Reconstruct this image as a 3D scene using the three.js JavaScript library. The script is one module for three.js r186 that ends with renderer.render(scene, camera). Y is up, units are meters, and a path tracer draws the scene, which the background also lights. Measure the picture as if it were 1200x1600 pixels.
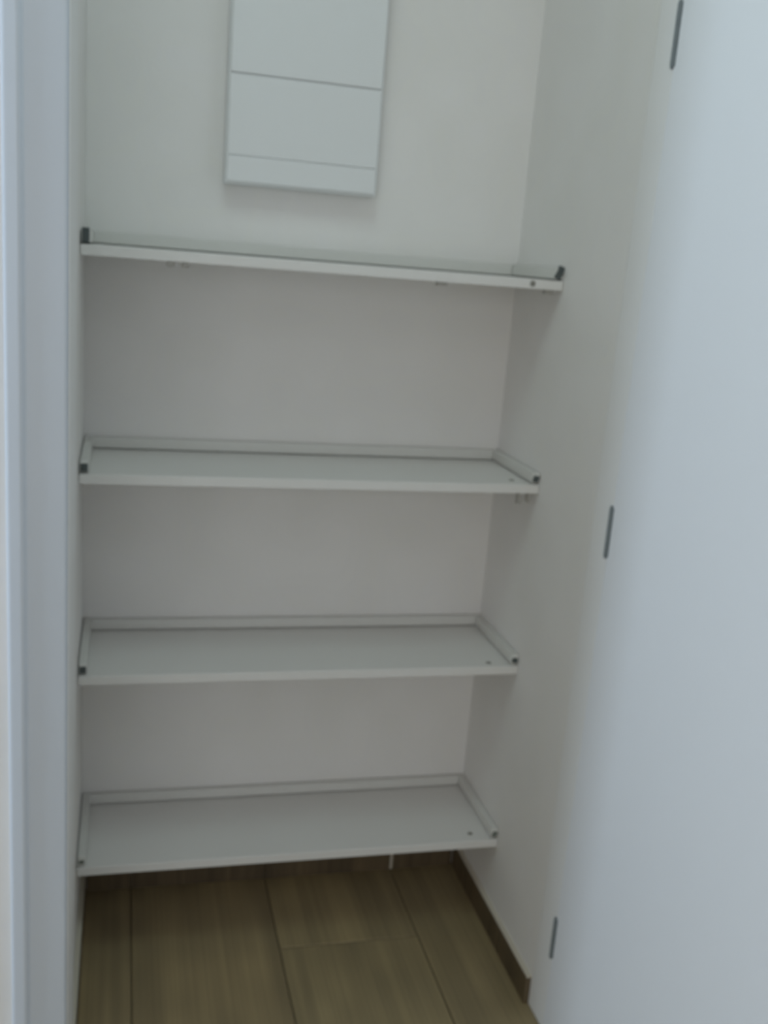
import * as THREE from 'three';
import { RoundedBoxGeometry } from 'three/addons/geometries/RoundedBoxGeometry.js';
import { mergeGeometries } from 'three/addons/utils/BufferGeometryUtils.js';
import { RectAreaLightUniformsLib } from 'three/addons/lights/RectAreaLightUniformsLib.js';

// ---------------------------------------------------------------- camera, sky, daylight, exposure
// closet: x = 0 (left wall) to 0.85 (right wall), z = 0 (back wall) towards the camera, y up, metres
const scene = new THREE.Scene();
const camera = new THREE.PerspectiveCamera(53.47, 1200 / 1600, 0.05, 60);
camera.rotation.order = 'YXZ';
camera.position.set(0.0727, 1.3731, 2.0151);
camera.rotation.set(-0.2434, -0.2605, 0.0802);
camera.focus = 0.62;                                // a soft hand-held close-focused picture
camera.userData.fStop = 10;

const renderer = new THREE.WebGLRenderer({ antialias: true });
renderer.toneMapping = THREE.LinearToneMapping;
renderer.toneMappingExposure = 0.45;
renderer.shadowMap.enabled = true;
renderer.shadowMap.type = THREE.PCFSoftShadowMap;
scene.background = new THREE.Color(0.62, 0.86, 1.0);  // overcast bluish sky

RectAreaLightUniformsLib.init();
const DAY = new THREE.Color(0.74, 0.92, 1.12);
function windowLight(name, w, h, intensity, at, towards, color = DAY) {  // daylight entering through a window opening, the size of its pane
  const l = new THREE.RectAreaLight(color, intensity, w, h);
  l.name = name;
  l.position.set(...at);
  l.lookAt(...towards);
  scene.add(l);
}
const ROOM = { x0: -1.7, x1: 1.75, z1: 4.2, h: 2.6, t: 0.12 };
const WIN_LEFT = { z0: 0.69, z1: 1.15, y0: 0.1, y1: 2.4 };
const WIN_FRONT = { x0: -1.6, x1: 0.3, y0: 0.4, y1: 2.2 };
windowLight('window_daylight', 0.38, 2.2, 14, [ROOM.x0 + 0.01, 1.25, 0.91], [1, 1.25, 0.91]);
windowLight('window_daylight_001', 1.82, 1.72, 4.1, [-0.65, 1.3, ROOM.z1 - 0.02], [-0.65, 1.3, 0], new THREE.Color(1.0, 0.955, 0.94));
const LAMP = { x: 0.16, z: 0.98, w: 0.6, d: 0.6 };
{
  const l = new THREE.RectAreaLight(new THREE.Color(0.76, 1.0, 0.99), 7.1, LAMP.w - 0.04, LAMP.d - 0.04);   // the ceiling panel's light
  l.name = 'ceiling_panel_light';
  l.position.set(LAMP.x, ROOM.h - 0.045, LAMP.z);
  l.lookAt(LAMP.x, 0, LAMP.z);
  scene.add(l);
}

// ---------------------------------------------------------------- helpers
let seed = 20240611;
const rnd = () => { seed = (seed + 0x6d2b79f5) | 0; let t = Math.imul(seed ^ (seed >>> 15), 1 | seed); t = (t + Math.imul(t ^ (t >>> 7), 61 | t)) ^ t; return ((t ^ (t >>> 14)) >>> 0) / 4294967296; };
const used = new Map();
function numbered(name) {
  const k = used.get(name) ?? 0;
  used.set(name, k + 1);
  return k ? `${name}_${String(k).padStart(3, '0')}` : name;
}
function box(x0, x1, y0, y1, z0, z1) {
  const g = new THREE.BoxGeometry(x1 - x0, y1 - y0, z1 - z0);
  g.translate((x0 + x1) / 2, (y0 + y1) / 2, (z0 + z1) / 2);
  return g;
}
function rbox(x0, x1, y0, y1, z0, z1, r = 0.0015, s = 2) {
  const g = new RoundedBoxGeometry(x1 - x0, y1 - y0, z1 - z0, s, r);
  g.translate((x0 + x1) / 2, (y0 + y1) / 2, (z0 + z1) / 2);
  return g;
}
const flat = (g) => (g.index ? g.toNonIndexed() : g);
const join = (list) => (list.length === 1 ? list[0] : mergeGeometries(list.map(flat)));
function uvMetres(g) {                                // box-projected uv in metres
  const q = flat(g), p = q.attributes.position, n = q.attributes.normal, uv = new Float32Array(p.count * 2);
  for (let i = 0; i < p.count; i++) {
    const ax = Math.abs(n.getX(i)), ay = Math.abs(n.getY(i)), az = Math.abs(n.getZ(i));
    const x = p.getX(i), y = p.getY(i), z = p.getZ(i);
    if (ax >= ay && ax >= az) { uv[2 * i] = z; uv[2 * i + 1] = y; } else if (ay >= az) { uv[2 * i] = x; uv[2 * i + 1] = z; } else { uv[2 * i] = x; uv[2 * i + 1] = y; }
  }
  q.setAttribute('uv', new THREE.BufferAttribute(uv, 2));
  return q;
}
function mesh(name, geo, mat, parent) {
  const m = new THREE.Mesh(geo, mat);
  m.name = parent ? name : numbered(name);
  m.castShadow = m.receiveShadow = true;
  (parent ?? scene).add(m);
  return m;
}
function group(name, parent) {
  const g = new THREE.Group();
  g.name = parent ? name : numbered(name);
  (parent ?? scene).add(g);
  return g;
}
function tag(o, label, category, more = {}) { o.userData = { ...o.userData, label, category, ...more }; return o; }
const struct = (o, label, category) => tag(o, label, category, { kind: 'structure' });

// ---------------------------------------------------------------- materials
function noiseGrid(w, h, cw, ch) {                    // tiling value noise
  const a = Float32Array.from({ length: cw * ch }, rnd), out = new Float32Array(w * h);
  const s = (t) => t * t * (3 - 2 * t);
  for (let y = 0; y < h; y++) {
    const fy = (y / h) * ch, y0 = Math.floor(fy), ty = s(fy - y0);
    for (let x = 0; x < w; x++) {
      const fx = (x / w) * cw, x0 = Math.floor(fx), tx = s(fx - x0);
      const at = (i, j) => a[((y0 + j) % ch) * cw + ((x0 + i) % cw)];
      out[y * w + x] = (at(0, 0) * (1 - tx) + at(1, 0) * tx) * (1 - ty) + (at(0, 1) * (1 - tx) + at(1, 1) * tx) * ty;
    }
  }
  return out;
}
function texture(w, h, f, srgb, rx, ry) {
  const d = new Uint8Array(w * h * 4);
  for (let i = 0; i < w * h; i++) { const c = f(i); d[4 * i] = c[0]; d[4 * i + 1] = c[1]; d[4 * i + 2] = c[2]; d[4 * i + 3] = 255; }
  const t = new THREE.DataTexture(d, w, h);
  t.wrapS = t.wrapT = THREE.RepeatWrapping;
  t.magFilter = THREE.LinearFilter;
  t.minFilter = THREE.LinearMipmapLinearFilter;
  t.generateMipmaps = true;
  t.repeat.set(rx, ry);
  if (srgb) t.colorSpace = THREE.SRGBColorSpace;
  t.needsUpdate = true;
  return t;
}
const byte = (v) => Math.max(0, Math.min(255, Math.round(v)));
const roll = (() => {                                  // roller-painted plaster, 0.5 m repeat
  const a = noiseGrid(256, 256, 96, 96), b = noiseGrid(256, 256, 24, 24), c = noiseGrid(256, 256, 6, 6);
  return texture(256, 256, (i) => { const v = byte(255 * (0.5 * a[i] + 0.3 * b[i] + 0.2 * c[i])); return [v, v, v]; }, false, 2, 2);
})();
const paintTone = (() => {                             // faint patches of the paint, 1.25 m repeat
  const a = noiseGrid(256, 256, 5, 5), b = noiseGrid(256, 256, 17, 17);
  return texture(256, 256, (i) => { const k = 0.5 * a[i] + 0.5 * b[i] - 0.5; return [byte(236 + 7 * k), byte(234 + 7 * k), byte(231 + 9 * k)]; }, true, 0.8, 0.8);
})();
const M = {};
M.wall = new THREE.MeshStandardMaterial({ map: paintTone, roughness: 0.85, bumpMap: roll, bumpScale: 0.0003 });
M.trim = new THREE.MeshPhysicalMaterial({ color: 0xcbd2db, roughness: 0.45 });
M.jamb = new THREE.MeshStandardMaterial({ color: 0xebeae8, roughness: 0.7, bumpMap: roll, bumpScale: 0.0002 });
M.door = new THREE.MeshPhysicalMaterial({ color: 0xe9eaec, roughness: 0.5, bumpMap: roll, bumpScale: 0.0002 });
M.shelf = new THREE.MeshStandardMaterial({ color: 0xe4e2de, roughness: 0.55, bumpMap: roll, bumpScale: 0.00015 });
M.cleat = new THREE.MeshStandardMaterial({ color: 0xdcdbd6, roughness: 0.5 });
M.hollowDark = new THREE.MeshStandardMaterial({ color: 0x525959, roughness: 0.8 });  // shade inside the open batten ends, put into the colour
M.hollowGrey = new THREE.MeshStandardMaterial({ color: 0x6f756e, roughness: 0.8 });  // same painted hollow shade, lighter, for the lowest shelf
M.panel = new THREE.MeshStandardMaterial({ color: 0xe6e8e8, roughness: 0.4 });
M.gap = new THREE.MeshStandardMaterial({ color: 0x9a9d9c, roughness: 0.8 });
M.steel = new THREE.MeshStandardMaterial({ color: 0x7a8183, roughness: 0.6, metalness: 0.2 });
M.screw = new THREE.MeshStandardMaterial({ color: 0x8f8d86, roughness: 0.5, metalness: 0.6 });
M.clip = new THREE.MeshStandardMaterial({ color: 0xa39f98, roughness: 0.7 });
M.grout = new THREE.MeshStandardMaterial({ color: 0x665c47, roughness: 0.95 });
M.cream = new THREE.MeshStandardMaterial({ color: 0xcfc8b8, roughness: 0.9 });
M.lamp = new THREE.MeshStandardMaterial({ color: 0xf4f4f0, roughness: 0.6, emissive: 0xeffff9, emissiveIntensity: 1.2 });
M.glass = new THREE.MeshPhysicalMaterial({ color: 0xffffff, roughness: 0, transmission: 1, thickness: 0, ior: 1.5 });
// wood-look ceramic tile: long streaks along z (v), about 0.6 x 1.8 m before repeating
function woodTile(base, streak) {
  const fine = noiseGrid(512, 512, 160, 5), mid = noiseGrid(512, 512, 40, 6), broad = noiseGrid(512, 512, 9, 5), knot = noiseGrid(512, 512, 14, 24);
  const map = texture(512, 512, (i) => {
    const k = streak * (0.4 * (fine[i] - 0.5) + 0.5 * (mid[i] - 0.5) + 0.6 * (broad[i] - 0.5) + 0.35 * (knot[i] - 0.5));
    return [byte(base[0] * (1 + k)), byte(base[1] * (1 + 0.98 * k)), byte(base[2] * (1 + 0.9 * k))];
  }, true, 1.6, 0.55);
  const bump = texture(512, 512, (i) => { const v = byte(255 * (0.6 * fine[i] + 0.4 * mid[i])); return [v, v, v]; }, false, 1.6, 0.55);
  return new THREE.MeshPhysicalMaterial({ map, roughness: 0.5, bumpMap: bump, bumpScale: 0.0003 });
}
const WOOD = [woodTile([150, 134, 100], 0.24), woodTile([147, 132, 99], 0.24), woodTile([152, 135, 101], 0.22)];
M.skirting = woodTile([98, 84, 63], 0.3);

// ---------------------------------------------------------------- the setting: closet shell
const W = 0.85, H = 2.6, T = 0.1;
struct(mesh('wall_back', uvMetres(box(-T, W + T, 0, H, -T, 0)), M.wall), 'white painted back wall of the closet, behind the shelves and electrical panel', 'wall');
struct(mesh('wall_left', uvMetres(box(-T, 0, 0, H, 0, 0.48)), M.wall), 'white painted left side wall of the closet, seen almost edge-on', 'wall');
struct(mesh('wall_right', uvMetres(box(W, W + T, 0, H, 0, 0.48)), M.wall), 'white painted right side wall of the closet, between the shelves and the hinges', 'wall');
// wall around the closet opening
struct(mesh('wall_front', uvMetres(join([
  box(ROOM.x0, -0.03, 0, H, 0.48, 0.664), box(W + 0.03, ROOM.x1, 0, H, 0.48, 0.535), box(-0.03, W + 0.03, 2.53, H, 0.48, 0.535),
])), M.wall), 'white painted wall in which the closet opening is set', 'wall');
// corridor on the camera's side
const RT = ROOM.t;
struct(mesh('wall_corridor_left', uvMetres(join([
  box(ROOM.x0 - RT, ROOM.x0, 0, WIN_LEFT.y0, 0.48, ROOM.z1), box(ROOM.x0 - RT, ROOM.x0, WIN_LEFT.y1, ROOM.h, 0.48, ROOM.z1),
  box(ROOM.x0 - RT, ROOM.x0, WIN_LEFT.y0, WIN_LEFT.y1, 0.48, WIN_LEFT.z0), box(ROOM.x0 - RT, ROOM.x0, WIN_LEFT.y0, WIN_LEFT.y1, WIN_LEFT.z1, ROOM.z1),
])), M.wall), 'white painted corridor wall with the side window, left of the camera', 'wall');
struct(mesh('wall_corridor_right', uvMetres(box(ROOM.x1, ROOM.x1 + RT, 0, ROOM.h, 0.48, ROOM.z1)), M.wall), 'white painted corridor wall behind the open closet door', 'wall');
struct(mesh('wall_corridor_rear', uvMetres(join([
  box(ROOM.x0 - RT, ROOM.x1 + RT, 0, WIN_FRONT.y0, ROOM.z1, ROOM.z1 + RT), box(ROOM.x0 - RT, ROOM.x1 + RT, WIN_FRONT.y1, ROOM.h, ROOM.z1, ROOM.z1 + RT),
  box(ROOM.x0 - RT, WIN_FRONT.x0, WIN_FRONT.y0, WIN_FRONT.y1, ROOM.z1, ROOM.z1 + RT), box(WIN_FRONT.x1, ROOM.x1 + RT, WIN_FRONT.y0, WIN_FRONT.y1, ROOM.z1, ROOM.z1 + RT),
])), M.wall), 'white painted corridor wall with the wide window, behind the camera', 'wall');
struct(mesh('ceiling', uvMetres(box(ROOM.x0 - RT, ROOM.x1 + RT, H, H + 0.1, -T, ROOM.z1 + RT)), M.wall), 'white painted ceiling above the closet and corridor', 'ceiling');
function windowUnit(name, w, h, at, turn, label) {
  const g = struct(group(name), label, 'window');
  g.position.set(...at); g.rotation.y = turn;
  const f = 0.04, d = 0.05;
  mesh('window_frame', join([box(-w / 2, w / 2, -h / 2, -h / 2 + f, -d / 2, d / 2), box(-w / 2, w / 2, h / 2 - f, h / 2, -d / 2, d / 2), box(-w / 2, -w / 2 + f, -h / 2 + f, h / 2 - f, -d / 2, d / 2), box(w / 2 - f, w / 2, -h / 2 + f, h / 2 - f, -d / 2, d / 2)]), M.trim, g);
  mesh('mullion', box(-0.02, 0.02, -h / 2 + f, h / 2 - f, -d / 2, d / 2), M.trim, g);
  for (const s of [-1, 1]) mesh('pane', box(s > 0 ? 0.02 : -w / 2 + f, s > 0 ? w / 2 - f : -0.02, -h / 2 + f, h / 2 - f, -0.003, 0.003), M.glass, g);
}
windowUnit('window_1', WIN_LEFT.z1 - WIN_LEFT.z0, WIN_LEFT.y1 - WIN_LEFT.y0, [ROOM.x0 - 0.06, (WIN_LEFT.y0 + WIN_LEFT.y1) / 2, (WIN_LEFT.z0 + WIN_LEFT.z1) / 2], Math.PI / 2, 'white framed window in the left corridor wall');
windowUnit('window_2', WIN_FRONT.x1 - WIN_FRONT.x0, WIN_FRONT.y1 - WIN_FRONT.y0, [(WIN_FRONT.x0 + WIN_FRONT.x1) / 2, (WIN_FRONT.y0 + WIN_FRONT.y1) / 2, ROOM.z1 + 0.06], 0, 'white framed wide window in the corridor wall behind the camera');

// floor: wood-look tiles with joints along x = 0.105 + k * 0.2925
{
  const f = struct(group('floor'), 'brown wood-look tiled floor with long planks running towards the back wall', 'floor');
  mesh('grout', uvMetres(box(ROOM.x0 - RT, ROOM.x1 + RT, -0.06, -0.0025, -T, ROOM.z1 + RT)), M.grout, f);
  const tw = 0.2925, tl = 1.18, j = 0.0024;
  const shape = {};
  const shifts = [0.62, 0.25, 0.95, 0.5];
  for (let c = -6; c < 6; c++) {
    const x0 = Math.max(ROOM.x0, 0.105 + c * tw + j / 2), x1 = Math.min(ROOM.x1, 0.105 + (c + 1) * tw - j / 2);
    const z00 = shifts[((c % 4) + 4) % 4] - tl;
    for (let r = 0; r < 5; r++) {
      const z0 = Math.max(c < -1 || c > 2 ? 0.0 : 0.0, z00 + r * tl + j / 2), z1 = Math.min(ROOM.z1, z00 + (r + 1) * tl - j / 2);
      if (z1 - z0 < 0.03 || x1 - x0 < 0.03) continue;
      const g = uvMetres(rbox(x0, x1, -0.012, 0, z0, z1, 0.0018, 1)), du = rnd() * 3, dv = rnd() * 3, uv = g.attributes.uv;
      for (let i = 0; i < uv.count; i++) uv.setXY(i, uv.getX(i) + du, uv.getY(i) + dv);
      mesh('floor_tile', g, WOOD[Math.floor(rnd() * 3)], f);
    }
  }
}
// skirting tiles with a cream mortar top edge
function skirting(name, pieces, cap, label) {
  const s = struct(group(name), label, 'skirting');
  pieces.forEach((p, i) => mesh('tile', uvMetres(rbox(...p, 0.001, 1)), M.skirting, s));
  cap.forEach((p) => mesh('grout', uvMetres(box(...p)), M.cream, s));
}
const SK = 0.058, ST = 0.011;
skirting('baseboard_back', [[0.012, 0.1046, 0, SK, 0, ST], [0.1054, 0.397, 0, SK, 0, ST], [0.398, 0.689, 0, SK, 0, ST], [0.695, W - 0.012, 0, SK, 0, ST]],
  [[0.012, W - 0.012, SK, SK + 0.003, 0, ST - 0.002], [0.689, 0.695, 0, SK, 0, ST - 0.002]], 'low wood-look skirting along the back wall under the lowest shelf');
skirting('baseboard_right', [[W - ST, W, 0, SK, ST + 0.001, 0.31], [W - ST, W, 0, SK, 0.313, 0.476]], [[W - ST + 0.001, W, SK, SK + 0.004, 0.001, 0.476]], 'low wood-look skirting along the right closet wall, ending before the door jamb');
skirting('baseboard_left', [[0, ST, 0, SK, ST + 0.001, 0.31], [0, ST, 0, SK, 0.313, 0.476]], [[0, ST - 0.001, SK, SK + 0.004, 0.001, 0.476]], 'low wood-look skirting along the left closet wall behind the casing');

// door frame: jambs, head and moulded casing
function casingProfile(w) {                            // cross-section in (u outwards from the opening, depth)
  const s = new THREE.Shape();
  s.moveTo(0, 0); s.lineTo(0, 0.011); s.quadraticCurveTo(0, 0.016, 0.005, 0.016); s.lineTo(0.0485, 0.0165);
  s.quadraticCurveTo(0.051, 0.017, 0.052, 0.019); s.quadraticCurveTo(0.054, 0.0225, 0.058, 0.0225); s.lineTo(w - 0.006, 0.021);
  s.quadraticCurveTo(w, 0.02, w, 0.013); s.lineTo(w, 0); s.closePath();
  return s;
}
const CW = 0.0755;
{
  const g = new THREE.ExtrudeGeometry(casingProfile(CW), { depth: 2.57, bevelEnabled: false, curveSegments: 8 });
  g.rotateX(-Math.PI / 2); g.scale(-1, 1, -1);        // u -> -x, depth -> +z, length -> +y
  const idx = flat(g);                                 // two mirrored axes keep the winding
  idx.computeVertexNormals();
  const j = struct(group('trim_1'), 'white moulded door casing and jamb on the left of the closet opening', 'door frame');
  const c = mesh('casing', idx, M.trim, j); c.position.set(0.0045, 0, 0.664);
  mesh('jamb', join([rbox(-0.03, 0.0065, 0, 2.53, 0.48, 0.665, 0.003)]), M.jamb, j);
}
{
  const j = struct(group('trim_2'), 'white door frame head across the top of the closet opening', 'door frame');
  mesh('jamb', rbox(0.001, W - 0.001, 2.5, 2.53, 0.48, 0.54, 0.002), M.trim, j);
}
{
  const j = struct(group('trim_3'), 'white door jamb on the right of the closet opening, carrying three hinges', 'door frame');
  mesh('jamb', rbox(W, W + 0.03, 0, 2.53, 0.4805, 0.545, 0.0006), M.jamb, j);
}

// the door, standing open towards the camera; its inner face continues the jamb
{
  const d = struct(group('door_1'), 'flat white closet door standing open on the right, held by three dark hinges', 'door');
  d.position.set(W, 0, 0.5452);
  d.rotation.y = THREE.MathUtils.degToRad(0.6);
  mesh('leaf', rbox(0, 0.03, 0.008, 2.49, 0.0003, 0.845, 0.001), M.door, d);
  for (const [y, L] of [[0.197, 0.079], [0.967, 0.083], [1.724, 0.088]]) {
    const h = group('hinge', d);
    h.position.set(-0.0015, y, -0.001);
    const n = 3;
    for (let k = 0; k < n; k++) {
      const c = new THREE.CylinderGeometry(0.0036, 0.0036, L / n - 0.0012, 14); c.translate(0, -L / 2 + (k + 0.5) * L / n, 0);
      mesh('knuckle', c, M.steel, h);
    }
    const pin = new THREE.CylinderGeometry(0.0026, 0.0026, L + 0.006, 12); mesh('pin', pin, M.steel, h);
    mesh('hinge_plate', box(-0.0003, 0.0018, -L / 2, L / 2, 0.001, 0.006), M.steel, h);
  }
}

// ---------------------------------------------------------------- shelves
const D = 0.2417, TH = 0.0175, CH = 0.023, CD = 0.015;
const shelfParts = {
  board: rbox(0.001, W - 0.001, -TH, 0, 0.001, D, 0.0012),
  back: rbox(0.0155, W - 0.0155, 0.002, CH, 0.0005, CD, 0.0018),
  side: rbox(0, CD, 0.0025, CH, 0.0005, D - 0.003, 0.0018),
};
function makeShelf() {
  const s = group('wall_shelf');
  mesh('board', shelfParts.board, M.shelf, s);
  mesh('cleat', shelfParts.back, M.cleat, s);
  for (const k of [0, 1]) {
    const c = mesh('cleat', shelfParts.side, M.cleat, s);
    c.position.x = k ? W - CD - 0.0005 : 0.002;
  }
  return s;
}
const shelfSpots = [
  [1.3585, 'topmost white shelf, seen almost edge-on just below the electrical panel'],
  [0.9756, 'second white shelf from the top, level with the middle door hinge'],
  [0.6021, 'third white shelf from the top, with an empty bay above and below it'],
  [0.2106, 'lowest white shelf, close above the brown tiled floor'],
];
const proto = makeShelf();
const shelves = shelfSpots.map(([y, label], i) => {
  const s = i ? proto.clone() : proto;
  if (i) { s.name = numbered('wall_shelf'); scene.add(s); }
  s.position.y = y;
  return tag(s, label, 'shelf', { group: 'white shelves across the closet' });
});
// dark blocks painting the shade inside the hollow side battens, different on each shelf: [width, height, lean] left then right
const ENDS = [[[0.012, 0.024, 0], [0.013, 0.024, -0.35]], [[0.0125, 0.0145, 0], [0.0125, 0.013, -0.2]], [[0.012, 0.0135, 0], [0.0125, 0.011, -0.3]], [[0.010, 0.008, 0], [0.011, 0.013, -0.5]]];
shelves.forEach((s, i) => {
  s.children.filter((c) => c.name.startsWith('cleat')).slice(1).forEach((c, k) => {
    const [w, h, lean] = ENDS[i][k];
    const e = mesh('hollow_shade', rbox(-w / 2, w / 2, -h / 2, h / 2, -0.004, 0.002, 0.0018), i < 3 ? M.hollowDark : M.hollowGrey, c);
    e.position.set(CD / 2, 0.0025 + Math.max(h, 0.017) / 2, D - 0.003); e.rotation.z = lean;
    e.userData.label = i < 3 ? 'dark block painted as shade in the hollow batten end' : 'grey block painted as shade in the hollow batten end';
  });
});
// small fixings that differ from shelf to shelf
function screw(shelf, x, y, z, tilt) {
  const g = new THREE.SphereGeometry(0.0055, 16, 8, 0, Math.PI * 2, 0, Math.PI / 2); g.scale(1, 0.35, 1);
  const m = mesh('screw', g, M.screw, shelf); m.position.set(x, y, z); if (tilt) m.rotation.x = Math.PI / 2;
}
function clip(shelf, x, w, h) {
  const m = mesh('bracket', rbox(-w / 2, w / 2, -h, 0, -0.012, 0, 0.002), M.clip, shelf); m.position.set(x, -TH, D - 0.002);
}
screw(shelves[0], 0.79, -0.008, D, true);
clip(shelves[0], 0.146, 0.014, 0.008); clip(shelves[0], 0.170, 0.012, 0.008); clip(shelves[0], 0.62, 0.02, 0.006); clip(shelves[0], 0.826, 0.02, 0.007);
screw(shelves[1], 0.806, 0, 0.205);
clip(shelves[1], 0.812, 0.007, 0.022); clip(shelves[1], 0.832, 0.007, 0.018);
screw(shelves[2], 0.793, 0, 0.222);
screw(shelves[3], 0.797, 0, 0.214);

// ---------------------------------------------------------------- electrical panel on the back wall
{
  const p = tag(group('electrical_panel'), 'flat white electrical panel box with a split cover on the back wall above the shelves', 'electrical panel');
  p.position.set(0.2465, 1.4855, 0);
  const w = 0.286, h = 0.5, split = 0.19, low = 0.05;
  mesh('housing', rbox(0, w, 0, h, 0.0005, 0.042, 0.003), M.panel, p);
  mesh('lower_cover', rbox(0.003, w - 0.003, 0.004, low - 0.0001, 0.041, 0.0465, 0.002), M.panel, p);
  mesh('cover', rbox(0.003, w - 0.003, low + 0.0003, split - 0.0007, 0.041, 0.0465, 0.002), M.panel, p);
  mesh('door', rbox(0.003, w - 0.003, split + 0.0007, h - 0.004, 0.041, 0.048, 0.0025), M.panel, p);
}

// ---------------------------------------------------------------- ceiling lamp of the corridor, above the frame
{
  const l = tag(group('ceiling_light'), 'square white ceiling panel lamp above the corridor in front of the closet', 'ceiling light');
  l.position.set(LAMP.x, ROOM.h, LAMP.z);
  const w = LAMP.w / 2, d = LAMP.d / 2;
  mesh('frame', join([box(-w, w, -0.035, 0, -d, -d + 0.015), box(-w, w, -0.035, 0, d - 0.015, d), box(-w, -w + 0.015, -0.035, 0, -d + 0.015, d - 0.015), box(w - 0.015, w, -0.035, 0, -d + 0.015, d - 0.015)]), M.trim, l);
  mesh('diffuser', box(-w + 0.016, w - 0.016, -0.032, -0.002, -d + 0.016, d - 0.016), M.lamp, l);
}

renderer.render(scene, camera);
